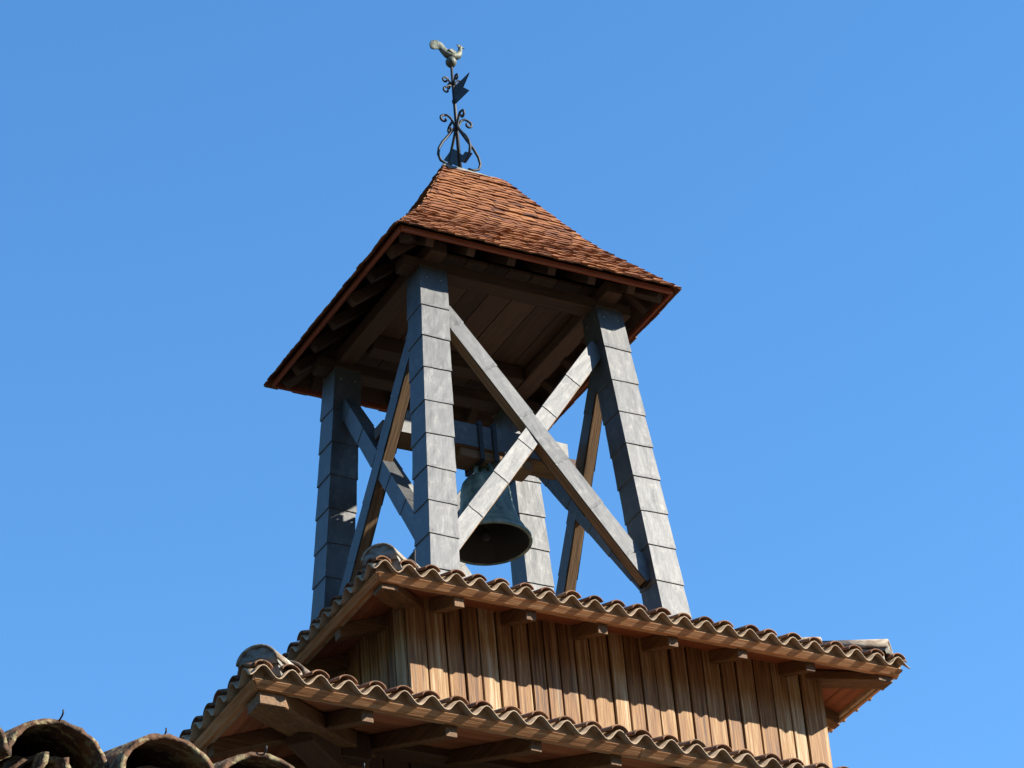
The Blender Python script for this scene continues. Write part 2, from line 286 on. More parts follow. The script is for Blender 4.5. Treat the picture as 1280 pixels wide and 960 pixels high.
# ------------------------------------------------------------------ canal tile skirt roof
def canal_roof(ux, uy, zmid, slope, inner, pitch, parent, raf_x, raf_y, name, soff_in, nx, ny, hipw, hiph):
    tn = math.tan(slope); cs = math.cos(slope)
    amp = .040
    sides = [(V((1, 0, 0)), V((0, 1, 0)), ux, uy), (V((0, -1, 0)), V((1, 0, 0)), uy, ux),
             (V((-1, 0, 0)), V((0, -1, 0)), ux, uy), (V((0, 1, 0)), V((-1, 0, 0)), uy, ux)]
    # e = along the eave, i = inwards; half length along eave, distance of eave from the axis
    dz_eave = 0.04
    def P(e, i, dist, u, v, h):      # u along the eave, v horizontal distance inwards from the tile edge, h above the roof plane
        return e*u+i*(v-(dist+dz_eave))+V((0, 0, zmid+v*tn+h))
    tiles = MB(); sheets = MB()
    for si, (e, i, half, dist) in enumerate(sides):
        hl = half+dz_eave; npitch = nx if si % 2 == 0 else ny; p = 2*hl/npitch; vm_in = dist+dz_eave-inner
        nsub = 10; N = npitch*nsub
        us = [-hl+2*hl*k/N for k in range(N+1)]
        def wv(u): return -amp*math.cos(2*math.pi*(u+hl)/p)   # crest in the middle of each pitch
        def vmax(u): return max(.001, min(vm_in, hl-abs(u)))
        vs = []; gs = []; fs = []
        for k, u in enumerate(us):
            h = wv(u); vm = vmax(u)
            droop = random.uniform(-.003, .003) if k % nsub == 0 else 0
            for (v, hh) in ((0, h), (vm, h), (0, h-.008), (vm, h-.008)):
                vs.append(P(e, i, dist, u, v, hh+droop)); gs.append((v, u, hh))
        for k in range(N):
            a, b = 4*k, 4*(k+1)
            fs += [(a, b, b+1, a+1), (a+2, a+3, b+3, b+2), (a, a+2, b+2, b)]
        sheets.add(vs, fs, gs, None, True)
        # cover tiles on the crests
        rows = int(vm_in/.30)+2
        for c in range(npitch):
            u0 = -hl+(c+.5)*p
            for r in range(rows):
                v0 = r*.31*cs+.004+random.uniform(-.018, .018); v1 = v0+.40*cs
                if v0 > vmax(u0)-.05: break
                v1 = min(v1, vmax(u0)+.06)
                r0, r1 = p*.35*random.uniform(.95, 1.06), p*.30; th = .010
                base0, base1 = amp-.030+.010, amp-.030-.004
                uj = random.uniform(-.010, .010); yaw = random.uniform(-.010, .010)
                NA = 9; tv = []; tg = []; tf = []
                for (v, rr, bz, uu) in ((v0, r0, base0, u0+uj), (v1, r1, base1, u0+uj+yaw)):
                    for t_ in (0, th):
                        for k in range(NA):
                            a = math.radians(8+164*k/(NA-1)); R2 = rr-t_
                            tv.append(P(e, i, dist, uu+R2*math.cos(a), max(v, -.05), bz+R2*.82*math.sin(a))); tg.append((v, R2*math.cos(a), R2*math.sin(a)))
                q = NA
                for k in range(NA-1):
                    tf += [(k+1, k, 2*q+k, 2*q+k+1), (q+k, q+k+1, 3*q+k+1, 3*q+k), (k, k+1, q+k+1, q+k), (2*q+k+1, 2*q+k, 3*q+k, 3*q+k+1)]
                tf += [(0, q, 3*q, 2*q), (q-1, 3*q-1, 4*q-1, 2*q-1)]
                tiles.add(tv, tf, tg, None, True)
    root = tiles.build(name, 'canal_tile', parent, fixn=True)
    sheets.build('underlay_sheet', 'sheet', root)
    # hips
    for sx in (-1, 1):
        for sy in (-1, 1):
            ht = MB(); mo = MB()
            cx, cy = ux+dz_eave, uy+dz_eave; ml = min(cx, cy)-inner
            d = V((-sx, -sy, 0)); L = ml
            v = .09; first = True
            while v < L-.05:
                v1 = min(v+.44, L)
                r0, r1 = .138, .112; NA = 13; tv = []; tg = []; tf = []; th = .016
                lat = V((sx, -sy, 0)).normalized()
                for (q, rr, bz) in ((v, r0, .055), (v1, r1, .040)):
                    for t_ in (0, th):
                        for k in range(NA):
                            a = math.radians(5+170*k/(NA-1)); R2 = rr-t_
                            c = V((sx*cx, sy*cy, 0))+d*q
                            tv.append(V((c.x, c.y, zmid+q*tn+bz+R2*.95*math.sin(a)))+lat*(R2*math.cos(a))); tg.append((q, R2*math.cos(a), R2*math.sin(a)))
                q = NA
                for k in range(NA-1):
                    tf += [(k+1, k, 2*q+k, 2*q+k+1), (q+k, q+k+1, 3*q+k+1, 3*q+k), (k, k+1, q+k+1, q+k), (2*q+k+1, 2*q+k, 3*q+k, 3*q+k+1)]
                tf += [(0, q, 3*q, 2*q), (q-1, 3*q-1, 4*q-1, 2*q-1)]
                ht.add(tv, tf, tg, None, True)
                if first:
                    c = V((sx*cx, sy*cy, 0))+d*(v+.012); first = False
                    ring = [V((c.x, c.y, zmid+v*tn+.045+(.130)*.95*math.sin(math.radians(a))))+lat*(.130*math.cos(math.radians(a))) for a in range(0, 181, 15)]
                    cc = V((c.x, c.y, zmid+v*tn+.09)); ext = d*.06
                    back = [p_+ext for p_ in ring]; n_ = len(ring)
                    front = [p_+(d*-.006 if k % 3 else d*.004) for k, p_ in enumerate(ring)]
                    mo.add(front+back+[cc+d*-.012], [(k, k+1, 2*n_) for k in range(n_-1)]+[(k, n_+k, n_+k+1, k+1) for k in range(n_-1)]+[(n_-1, 0, 2*n_)], None, None)
                v += .36
            # mortar fillets on both sides of the hip tiles
            for side in (-1, 1):
                lat = V((sx, -sy, 0)).normalized()*side
                n_ = 26; vs = []; fs = []
                for k in range(n_):
                    q = .12+(L-.12)*k/(n_-1); c = V((sx*cx, sy*cy, 0))+d*q
                    wd = .125+random.uniform(-.012, .018)
                    for (l_, h_) in ((.09, .11), (wd, .055), (wd+.02, -.02), (.05, -.02)):
                        p_ = c+lat*l_; vs.append(V((p_.x, p_.y, zmid+q*tn-l_*.6*tn+h_+random.uniform(-.008, .008))))
                for k in range(n_-1):
                    for m_ in range(4): fs.append((4*k+m_, 4*k+(m_+1) % 4, 4*k+4+(m_+1) % 4, 4*k+4+m_))
                fs += [(0, 1, 2, 3), tuple(4*(n_-1)+m_ for m_ in (3, 2, 1, 0))]
                mo.add(vs, fs, None, None, False)
            ht.build('hip_tile', 'hip_tile', root, fixn=True)
            mo.build('hip_mortar', 'mortar', root, fixn=True)
    # fascia boards, soffit boards, rafters
    zf0 = zmid-.088; zf1 = zmid-amp-.004
    ft = .028
    for (e, i, half, dist) in sides:
        fm = MB(); dd = dist-.035; hh = half
        L = 2*hh; nb = max(1, round(L/3.0))
        for k in range(nb):
            u0 = -hh+L*k/nb+.001; u1 = -hh+L*(k+1)/nb-.001
            top = -.007; bot = .033                       # the board leans: square to the roof slope
            def q4(v, z): return [e*u_+i*(v-dist)+V((0, 0, z)) for u_ in (max(u0, -half+v), min(u1, half-v))]
            b = q4(bot, zf0)+q4(bot+ft, zf0)[::-1]; t = q4(top, zf1)+q4(top+ft, zf1)[::-1]
            fm.hexa(b, t, None, [(p_.dot(e), p_.dot(i), p_.z) for p_ in b+t])
        fm.build('fascia_board', 'fascia', root, .003, fixn=True)
    cm = MB()                                            # mortar that closes the waves of the underlay above the fascia
    for si, (e, i, half, dist) in enumerate(sides):
        hl = half+dz_eave; npitch = nx if si % 2 == 0 else ny; p = 2*hl/npitch; N = npitch*10; vs = []; fs = []
        for k in range(N+1):
            u = -hl+2*hl*k/N; u = max(-half+.012, min(half-.012, u)); h = -amp*math.cos(2*math.pi*(u+hl)/p)-.011
            for (v, z) in ((.036+random.uniform(-.003, .003), zmid+.076*tn+h), (.034, zmid-amp-.036), (.09, zmid-amp-.036), (.09, zmid+.13*tn+h-.002)):
                vs.append(e*u+i*(v-dist)+V((0, 0, z)))
        for k in range(N):
            for m_ in range(4): fs.append((4*k+m_, 4*k+(m_+1) % 4, 4*k+4+(m_+1) % 4, 4*k+4+m_))
        cm.add(vs, fs, None, .5, False)
    cm.build('eave_mortar', 'sheet', root, fixn=True)
    sm = MB()
    for si, (e, i, half, dist) in enumerate(sides):
        v = .033+ft+.003; vend = dist-soff_in; k = 0
        while v < vend-.03:
            wd = random.uniform(.16, .19); v1 = min(v+wd, vend)
            za = zf0+.022+(v-.035)*tn; zb = za+(v1-.004-v)*tn; th = .022
            ha = half-v; hb = half-v1+.004
            b = [e*-ha+i*(v-dist)+V((0, 0, za)), e*ha+i*(v-dist)+V((0, 0, za)), e*hb+i*(v1-.004-dist)+V((0, 0, zb)), e*-hb+i*(v1-.004-dist)+V((0, 0, zb))]
            t = [p_+V((0, 0, th)) for p_ in b]
            gr = [(p_.dot(e), p_.dot(i), 0) for p_ in b]+[(p_.dot(e), p_.dot(i), th) for p_ in b]
            sm.hexa(b, t, None, gr); v = v1
    sm.build('soffit_boards', 'red_wood', root)
    def zs(v): return zf0+.021+(v-.035)*tn
    for si, (e, i, half, dist) in enumerate(sides):
        pos = raf_x if si % 2 == 0 else raf_y
        for u in pos:
            uu = u if si in (0, 3) else -u
            v0 = .062; v1 = min(dist-soff_in+.1, half-abs(u)-.03)
            if v1 < v0+.05: continue
            rm = MB(); hw = .041; dp = random.uniform(.095, .108)
            j = random.uniform(-.012, .012); v0 += random.uniform(-.01, .02)
            a0, a1 = zs(v0)-.001, zs(v1)-.001
            b = [e*(uu+s_*hw+j)+i*(v-dist)+V((0, 0, z)) for (s_, v, z) in ((-1, v0, a0), (1, v0, a0), (1, v0+.012, a0-dp), (-1, v0+.012, a0-dp))]
            t = [e*(uu+s_*hw+j)+i*(v-dist)+V((0, 0, z)) for (s_, v, z) in ((-1, v1, a1), (1, v1, a1), (1, v1, a1-dp), (-1, v1, a1-dp))]
            gr = [(p_.dot(i), p_.dot(e), p_.z) for p_ in b+t]
            rm.hexa(b, t, None, gr); rm.build('rafter', 'rafter_oak', root, .005)
    for sx in (-1, 1):
        for sy in (-1, 1):
            hm = MB(); c0 = .050; ww = hipw
            tipx, tipy = ux-c0-.012, uy-c0-.012
            Lh = min(ux, uy)-soff_in+.05
            # plan polygon: point at the corner, then parallel to the diagonal
            def q(dx, dy): return (sx*(tipx-dx), sy*(tipy-dy))
            pl = [(0, 0), (ww, 0), (ww+Lh, Lh), (Lh, ww+Lh), (0, ww)]
            vs = []
            for top in (0, 1):
                for (dx, dy) in pl:
                    x, y = q(dx, dy); z = zs(.042+min(dx, dy))-.0015
                    vs.append((x, y, z if top else z-hiph+(.0 if dx+dy > .5 else .01)))
            n_ = 5
            fs = [(4, 3, 2, 1, 0), (5, 6, 7, 8, 9)]+[(k, (k+1) % n_, n_+(k+1) % n_, n_+k) for k in range(n_)]
            gr = [((p_[0]*sx+p_[1]*sy)*.7, (p_[0]*sx-p_[1]*sy)*.7, p_[2]) for p_ in vs]
            hm.add(vs, fs, gr); hm.build('hip_rafter', 'rafter_oak', root, .006, fixn=True)
    return root

step = .588
rx_u = [-1.53+step*k for k in range(6)]
ry_u = [-1.47+step*k for k in range(6)]
upper = canal_roof(UX, UY, -.652, math.radians(21), 0.05, .185, tower, rx_u, ry_u, 'upper_skirt_roof', WX-.1, 24, 25, .125, .078)
rx_l = [-3.25+step*k for k in range(12)]
ry_l = [-3.25+step*k for k in range(12)]
lower = canal_roof(LX, LY, -2.735, math.radians(21), WX-.05, .187, tower, rx_l, ry_l, 'lower_skirt_roof', K3-.35, 43, 44, .175, .118)
for o_ in [lower]+list(lower.children):                   # the old roof has sunk a little towards its far corner
    for vt in o_.data.vertices: vt.co.z -= .013*(vt.co.x+LX)
# diagonal brackets under the lower hips
for sx in (-1, 1):
    for sy in (-1, 1):
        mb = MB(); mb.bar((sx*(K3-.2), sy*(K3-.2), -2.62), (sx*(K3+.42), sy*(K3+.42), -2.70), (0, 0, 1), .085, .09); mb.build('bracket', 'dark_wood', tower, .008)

# ------------------------------------------------------------------ belfry posts
def nail(parent, p, n, r=.011):
    m = MB(); n = V(n).normalized(); u = n.orthogonal().normalized(); q = n.cross(u); vs = [V(p)+n*r*.6]; N_ = 8
    for k in range(N_):
        a = 2*math.pi*k/N_; vs.append(V(p)+(u*math.cos(a)+q*math.sin(a))*r-n*.002)
    m.add(vs, [(0, 1+k, 1+(k+1) % N_) for k in range(N_)]); m.build('nail', 'nail', parent)
for sx in (-1, 1):
    for sy in (-1, 1):
        zb, zt = -.45, H
        def ring(z, ins): return [(sx*(pa(z)-ins), sy*(pb(z)-ins), z), (sx*(pa(z)-W+ins), sy*(pb(z)-ins), z), (sx*(pa(z)-W+ins), sy*(pb(z)-W+ins), z), (sx*(pa(z)-ins), sy*(pb(z)-W+ins), z)]
        mb = MB(); mb.hexa(ring(zb, .008), ring(zt+.02, .008), None, [(p[2], p[0], p[1]) for p in ring(zb, .008)+ring(zt+.02, .008)])
        post = mb.build('corner_post', 'oak', tower)
        # lead sheets: horizontal sections
        mb = MB(); z = zb; cuts = [zb]; z = .19-.02*(sx+1)
        while z < H-.08: cuts.append(z); z += .318*random.uniform(.97, 1.03)
        cuts.append(H)
        K = 4; per = []
        for a, b in (((0, 0), (1, 0)), ((1, 0), (1, 1)), ((1, 1), (0, 1)), ((0, 1), (0, 0))):
            for k in range(K): t = k/K; per.append((a[0]+(b[0]-a[0])*t, a[1]+(b[1]-a[1])*t))
        m_ = len(per)
        for ci in range(len(cuts)-1):
            z0, z1 = cuts[ci]-.016, cuts[ci+1]+.003; lip = .009
            rows = [(z0, lip*.5), (z0+.003, lip), (z0+.03, lip*.85), (z0+(z1-z0)*.35, lip*.6), (z0+(z1-z0)*.7, lip*.35), (z1, .0005)]
            tx, ty = random.uniform(-.006, .006), random.uniform(-.006, .006); vs = []; gs = []; fs = []
            for ri, (z, e_) in enumerate(rows):
                for (a, b) in per:
                    wv = random.uniform(-.0009, .0009)
                    zz = z+((tx*(a-.5)+ty*(b-.5))*2+random.uniform(-.002, .002) if ri < 3 else 0)
                    ee = e_+wv*.7
                    xa = pa(z)+ee-(W+2*ee)*a if a in (0, 1) else pa(z)-W*a
                    yb = pb(z)+ee-(W+2*ee)*b if b in (0, 1) else pb(z)-W*b
                    vs.append((sx*xa, sy*yb, zz)); gs.append((zz, a*W, b*W))
            for r in range(len(rows)-1):
                for k in range(m_): fs.append((r*m_+k, r*m_+(k+1) % m_, (r+1)*m_+(k+1) % m_, (r+1)*m_+k))
            fs.append(tuple(range(m_))[::-1])
            mb.add(vs, fs, gs)
        mb.build('lead_cladding', 'lead', post, .005, fixn=True)
        for z in cuts[1:-1]:
            for q_ in (.022, .218):
                nail(post, (sx*(pa(z)-q_), sy*(pb(z)+.007), z+.012), (0, sy, 0), .006)
                nail(post, (sx*(pa(z)+.007), sy*(pb(z)-q_), z+.012), (sx, 0, 0), .006)
        zz = H-.10
        for q_ in (.055, .185):
            nail(post, (sx*(pa(zz)-q_), sy*(pb(zz)+.002), zz+random.uniform(-.01, .01)), (0, sy, 0))
            nail(post, (sx*(pa(zz)-q_), sy*(pb(zz)-W-.002), zz), (0, -sy, 0))
            nail(post, (sx*(pa(zz)+.002), sy*(pb(zz)-q_), zz+random.uniform(-.04, .0)), (sx, 0, 0))
            nail(post, (sx*(pa(zz)-W-.002), sy*(pb(zz)-q_), zz), (-sx, 0, 0))

# ------------------------------------------------------------------ cross braces, four frames, two braces each
RECF = .07; DEP = .10; BW = .15
def brace(side, p0, p1, lap):
    """p0, p1 = (u, z) ends of the centre line on the frame; side 0 front, 1 left, 2 back, 3 right"""
    def P(u, z, dep):
        if side == 0: return V((u, -pb(z)+RECF+dep, z))
        if side == 2: return V((u, pb(z)-RECF-dep, z))
        if side == 1: return V((-pa(z)+RECF+dep, u, z))
        return V((pa(z)-RECF-dep, u, z))
    lo, hi = (p0, p1) if p0[1] < p1[1] else (p1, p0)
    d2 = V((hi[0]-lo[0], hi[1]-lo[1])).normalized()
    lo = (lo[0]-d2.x*.13, lo[1]-d2.y*.13); hi = (hi[0]+d2.x*.10, hi[1]+d2.y*.10)
    o = lap
    a, b = P(*lo, DEP/2+o), P(*hi, DEP/2+o)
    n = (b-a).normalized(); nrm = {0: V((0, -1, 0)), 1: V((-1, 0, 0)), 2: V((0, 1, 0)), 3: V((1, 0, 0))}[side]
    nrm = (nrm-n*nrm.dot(n)).normalized(); up = n.cross(nrm)
    if up.z < 0: up = -up
    m = MB(); m.bar(a-up*.006, b-up*.006, nrm, DEP/2-.007, BW/2-.001)
    br = m.build('cross_brace', 'oak', tower, .003)
    m = MB()
    lead_bar(m, a+up*.0, b+up*.0, nrm, DEP/2, BW/2-.004, .46, first=random.uniform(.25, .5), wob=.0008)
    # leave the timber underside bare: drop the lead faces that look down
    keep = []
    for f in m.f:
        c = [V(m.v[k]) for k in f[:3]]; nn = (c[1]-c[0]).cross(c[2]-c[0])
        cen = sum((V(m.v[k]) for k in f), V())/len(f)
        below = (cen-a).dot(up) < -(BW/2-.008)
        if not below: keep.append(f)
    m.f = keep; m.sm = [False]*len(keep)
    m.build('lead_cladding', 'lead', br, fixn=False)
    return br
for side in range(4):
    s = 1
    brace(side, (-.68, 2.716), (.80, .636), 0.0)
    brace(side, (-.82, .575), (.648, 2.66), .012)

# ------------------------------------------------------------------ bell beam
mb = MB(); mb.box((-.015, 0, 2.130), (.765, 0, 0), (0, .115, 0), (0, 0, .108)); beam = mb.build('bell_beam', 'oak', tower, .006)
mb = MB(); lead_bar(mb, (-.79, 0, 2.138), (.765, 0, 2.138), (0, 1, 0), .122, .105, .5, first=.36)
keep = [f for f in mb.f if sum(mb.v[k][2] for k in f)/len(f) > 2.041]
mb.f = keep; mb.sm = [False]*len(keep); mb.build('lead_cladding', 'lead', beam)

for d in (-1, 1):
    mb = MB(); mb.box((d*.84 - .0, 0, 2.085), (.078, 0, 0), (0, .08, 0), (0, 0, .055)); mb.build('beam_tenon', 'dark_wood', beam, .006)

# ------------------------------------------------------------------ spire roof
def prof(s):                                             # height over the eave for s = 0 eave .. 1 ridge
    ks, kz = .48, .48*(RZ-EZ)-.125
    top = RZ-EZ
    if s < ks-.1: return kz*s/ks
    if s > ks+.1: return kz+(top-kz)*(s-ks)/(1-ks)
    za, zb = kz*(ks-.1)/ks, kz+(top-kz)*.1/(1-ks); t = (s-ks+.1)/.2
    zl = za+(kz/ks)*.2*t; z2 = za+(kz/ks)*.1
    return (1-t)**2*za+2*t*(1-t)*kz+t*t*zb
def hipx(s, sx): return (-EX+(EX+RX1)*s) if sx < 0 else (EX+(RX2-EX)*s)
def sidepts(side, s, t):                                 # t 0..1 across the side from its left end seen from outside
    z = EZ+prof(s); y = EY*(1-s)
    if side == 0: return V((hipx(s, -1)+(hipx(s, 1)-hipx(s, -1))*t, -y, z))
    if side == 2: return V((hipx(s, 1)+(hipx(s, -1)-hipx(s, 1))*t, y, z))
    if side == 1: return V((hipx(s, -1), y-2*y*t, z))
    return V((hipx(s, 1), -y+2*y*t, z))
def snormal(side, s):
    a = sidepts(side, s, .5); b = sidepts(side, min(s+.02, 1), .5)
    if s > .97: a = sidepts(side, s-.02, .5); b = sidepts(side, s, .5)
    up = (b-a).normalized(); al = (sidepts(side, min(s, .9), 1)-sidepts(side, min(s, .9), 0)).normalized()
    up = (up-al*up.dot(al)).normalized()
    return al.cross(up).normalized(), al, up
tiles = MB()
NR = 33
# rows spaced evenly along the real slope
lens = [0]; pts = [sidepts(0, k/200, .5) for k in range(201)]
for k in range(200): lens.append(lens[-1]+V((0, pts[k+1].y-pts[k].y, pts[k+1].z-pts[k].z)).length)
def s_at(l):
    if l <= 0: return l/(lens[1]*200)
    for k in range(200):
        if lens[k+1] >= l: return (k+(l-lens[k])/(lens[k+1]-lens[k]))/200
    return 1.0
TL = lens[-1]
for side in range(4):
    for r in range(NR):
        l0 = TL*r/NR-.012; s0 = s_at(l0); s1 = min(s_at(l0+TL/NR*2.15), 1.0); s0c = max(s0, 0)
        n, al, up = snormal(side, s0c)
        wid = (sidepts(side, s0, 1)-sidepts(side, s0, 0)).length
        wid1 = (sidepts(side, s1, 1)-sidepts(side, s1, 0)).length
        tw = .135; x = -random.uniform(.2, .9)*tw
        rowlift = .021+random.uniform(-.003, .004)
        A_ = sidepts(side, s0, .5); B_ = sidepts(side, s1, .5)
        ca = sidepts(side, s0, 0); cb = sidepts(side, s1, 0)
        while x < wid-.01:
            t0, t1 = max(x, -.006), min(x+tw*random.uniform(.97, 1.0), wid+.006); x += tw
            if t1-t0 < .015: continue
            sag = random.uniform(.001, .006); lift = rowlift+random.uniform(-.003, .005); drop = random.uniform(-.006, .006)
            th = .013; vs = []; gs = []; tl = random.uniform(-.004, .004)
            # lower edge points, upper edge points clipped by the hip lines
            off0 = (cb-ca).dot(al)              # how far the hip has moved in at the upper edge
            for lay in (0, 1):
                for (q, base, cc, wlim, lf) in ((0, ca, 0.0, wid, lift), (1, cb, off0, wid1, .003)):
                    for k in range(3):
                        tt = t0+(t1-t0)*k/2
                        if q: tt = min(max(tt, off0-.003), off0+wid1+.003)
                        p_ = base+al*(tt-cc)+n*(lf-(th if lay else 0)+(sag if k == 1 else 0)+tl*(k-1))-up*(drop if q == 0 else 0)
                        vs.append(p_); gs.append((tt, q*.2, lay*th))
            fs = [(0, 1, 4, 3), (1, 2, 5, 4), (7, 6, 9, 10), (8, 7, 10, 11), (1, 0, 6, 7), (2, 1, 7, 8), (0, 3, 9, 6), (5, 2, 8, 11), (3, 4, 10, 9), (4, 5, 11, 10)]
            rr = random.random(); rr = rr*.75+.2 if random.random() > .07 else .02
            tiles.add(vs, fs, gs, rr)
spire = tiles.build('spire_roof', 'flat_tile', tower, fixn=True)
# ridge capping
mb = MB(); n_ = 14
for (dy, r0_) in ((0, .0),):
    vs = []; fs = []
    for k in range(n_):
        x = RX1-.03+(RX2+.06-RX1+.03)*k/(n_-1); dr = .034*(k/(n_-1))**2+(0 if k > 0 else .01); sh = 1 if k < n_-3 else (.8, .55, .25)[k-n_+3]
        for (y, z) in ((-.052, -.055), (-.042, -.020), (-.016, .012), (.016, .012), (.042, -.020), (.052, -.055)):
            vs.append((x, y*sh+random.uniform(-.004, .004), RZ-.02+(z+.02)*sh-dr+random.uniform(-.004, .004)))
    for k in range(n_-1):
        for m_ in range(6): fs.append((6*k+m_, 6*k+(m_+1) % 6, 6*k+6+(m_+1) % 6, 6*k+6+m_))
    fs += [tuple(range(6)), tuple(6*(n_-1)+m_ for m_ in range(6))[::-1]]
    mb.add(vs, fs)
mb.build('ridge_cap', 'mortar', spire, fixn=True)
# boarding under the tiles
mb = MB()
for side in range(4):
    s_ = 0.035; k = 0
    nb = 14
    for k in range(nb):
        sa, sb = .05+.95*k/nb, .05+.95*(k+1)/nb-.003
        n, al, up = snormal(side, min((sa+sb)/2, .95))
        b = [sidepts(side, sa, 0), sidepts(side, sa, 1), sidepts(side, sb, 1), sidepts(side, sb, 0)]
        b = [p_-V((0, 0, .065)) for p_ in b]; t = [p_+V((0, 0, .04)) for p_ in b]
        mb.hexa(b, t, None, [(p_.dot(al), p_.dot(up), 0) for p_ in b+t])
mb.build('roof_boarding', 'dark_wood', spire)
# fascia / tile batten under the eave and rafter tails
es = [(V((1, 0, 0)), V((0, 1, 0)), EX, EY), (V((0, -1, 0)), V((1, 0, 0)), EY, EX), (V((-1, 0, 0)), V((0, -1, 0)), EX, EY), (V((0, 1, 0)), V((-1, 0, 0)), EY, EX)]
for (e, i, half, dist) in es:
    m = MB(); m.box(-i*(dist-.045)+V((0, 0, EZ-.006)), e*(half-.045), V((0, 0, .024)), i*.012); m.build('fascia_board', 'red_board', spire, .003)
    for u in [-.95+.37*k for k in range(6)]:
        m = MB(); uu = u*half/EX
        p0 = e*uu-i*(dist-.11)+V((0, 0, EZ-.015)); vv = min(.62, half-abs(uu)-.04); p1 = e*uu-i*(dist-vv)+V((0, 0, EZ-.015+(vv-.11)*.80))
        m.bar(p0, p1, e, .036, .045); m.build('rafter_tail', 'dark_wood', spire, .004)
for sx in (-1, 1):
    for sy in (-1, 1):
        m = MB(); m.bar((sx*(EX-.11), sy*(EY-.11), EZ-.02), (sx*(EX-.6), sy*(EY-.6), EZ+.38), (sx, -sy, 0), .05, .05); m.build('hip_rafter', 'dark_wood', spire, .004)
# wall plates on the post heads, with crossing ends, and the boarded ceiling
a_, b_ = pa(H)-.12, pb(H)-.12
for d in (-1, 1):
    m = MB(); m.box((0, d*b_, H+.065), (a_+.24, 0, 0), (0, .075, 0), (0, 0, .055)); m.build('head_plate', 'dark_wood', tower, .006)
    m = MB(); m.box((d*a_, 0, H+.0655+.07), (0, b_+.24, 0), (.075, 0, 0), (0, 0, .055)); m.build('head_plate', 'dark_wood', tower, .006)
mb = MB(); x = -a_-.05
while x < a_+.05:
    wd = random.uniform(.15, .24); mb.box((x+wd/2, 0, H+.222+random.uniform(-.004, .004)), (0, b_+.05, 0), (wd/2-.004, 0, 0), (0, 0, .014)); x += wd
mb.build('ceiling_boards', 'ceiling', tower)
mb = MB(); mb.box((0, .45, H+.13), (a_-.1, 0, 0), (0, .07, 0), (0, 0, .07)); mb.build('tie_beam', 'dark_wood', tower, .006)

# ------------------------------------------------------------------ THE BELL
bz = 1.205
bell = empty('bell', (.02, 0, bz), 'large green bronze church bell hanging inside the open belfry', 'bell')
outer = [(.330, 0), (.334, .012), (.330, .030), (.312, .055), (.290, .085), (.286, .092), (.290, .098), (.286, .106), (.262, .15), (.240, .20), (.222, .26), (.209, .32), (.200, .37), (.203, .376), (.200, .382),
         (.194, .44), (.197, .446), (.194, .452), (.188, .50), (.178, .535), (.155, .565), (.118, .585), (.075, .598), (.03, .604), (.001, .605)]
inner = [(.001, .55), (.10, .54), (.15, .51), (.165, .46), (.178, .36), (.20, .24), (.245, .12), (.285, .05), (.308, .006)]
outer = [(r*1.05, z*1.04) for r, z in outer]; inner = [(r*1.05, z*1.04) for r, z in inner]
mb = MB(); mb.lathe(inner[-1:]+outer, (.02, 0, bz), 64, .5)
body = mb.build('bell_body', 'bronze', bell, fixn=True)
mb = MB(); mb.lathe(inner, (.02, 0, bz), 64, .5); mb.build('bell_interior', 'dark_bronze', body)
mb = MB()
for k in range(4):
    a = k*math.pi/2+.3; c, s_ = math.cos(a), math.sin(a)
    mb.tube([(.02+c*r, s_*r, bz+z*1.02) for (r, z) in ((.075, .59), (.088, .64), (.082, .69), (.055, .715), (.02, .72))], .020, 8)
mb.tube([(.02, 0, bz+.59), (.02, 0, bz+.75)], .032, 10); mb.build('bell_crown', 'bronze', bell)
mb = MB(); mb.tube([(0, 0, bz+.52), (0, .01, bz+.12)], .014, 8)
mb.lathe([(.002, -.05), (.03, -.04), (.045, 0), (.03, .04), (.002, .05)], (0, .012, bz+.09), 16); mb.build('clapper', 'iron', bell)
mb = MB(); mb.box((.10, 0, 1.978), (.34, 0, 0), (0, .10, 0), (0, 0, .056)); hd = mb.build('headstock', 'oak', bell, .018)
for x in (-.055, .075):
    m = MB()
    m.box((x, -.138, 2.09), (0, 0, .185), (.018, 0, 0), (0, .005, 0)); m.box((x, .138, 2.09), (0, 0, .185), (.018, 0, 0), (0, .005, 0))
    m.box((x, 0, 2.273), (0, .143, 0), (.018, 0, 0), (0, 0, .005)); m.box((x, 0, 1.912), (0, .143, 0), (.018, 0, 0), (0, 0, .006))
    m.build('iron_strap', 'iron', bell)

# ------------------------------------------------------------------ WEATHERVANE
VX = .045
vane = empty('weathervane', (VX, 0, RZ), 'wrought iron weathervane with green copper rooster on the roof peak', 'weathervane')
def vp(x, z, y=0): return V((VX+x, y, z))
mb = MB(); mb.tube([vp(0, 4.9), vp(0, 5.7), vp(0, 6.08)], [.018, .015, .012], 8); mb.tube([vp(0, 5.66), vp(0, 5.675), vp(0, 5.70), vp(0, 5.715)], [.012, .022, .022, .012], 10)
mb.tube([vp(0, 5.88), vp(0, 5.895), vp(0, 5.905)], [.010, .018, .010], 10); mb.build('rod', 'iron', vane)
def spiral(cx, cz, r0, r1, a0, a1, n=14):
    return [(cx+(r0+(r1-r0)*k/(n-1))*math.cos(a0+(a1-a0)*k/(n-1)), cz+(r0+(r1-r0)*k/(n-1))*math.sin(a0+(a1-a0)*k/(n-1))) for k in range(n)]
def rot(pts, ang):
    return [V((VX+x*math.cos(ang), x*math.sin(ang), z)) for (x, z) in pts]
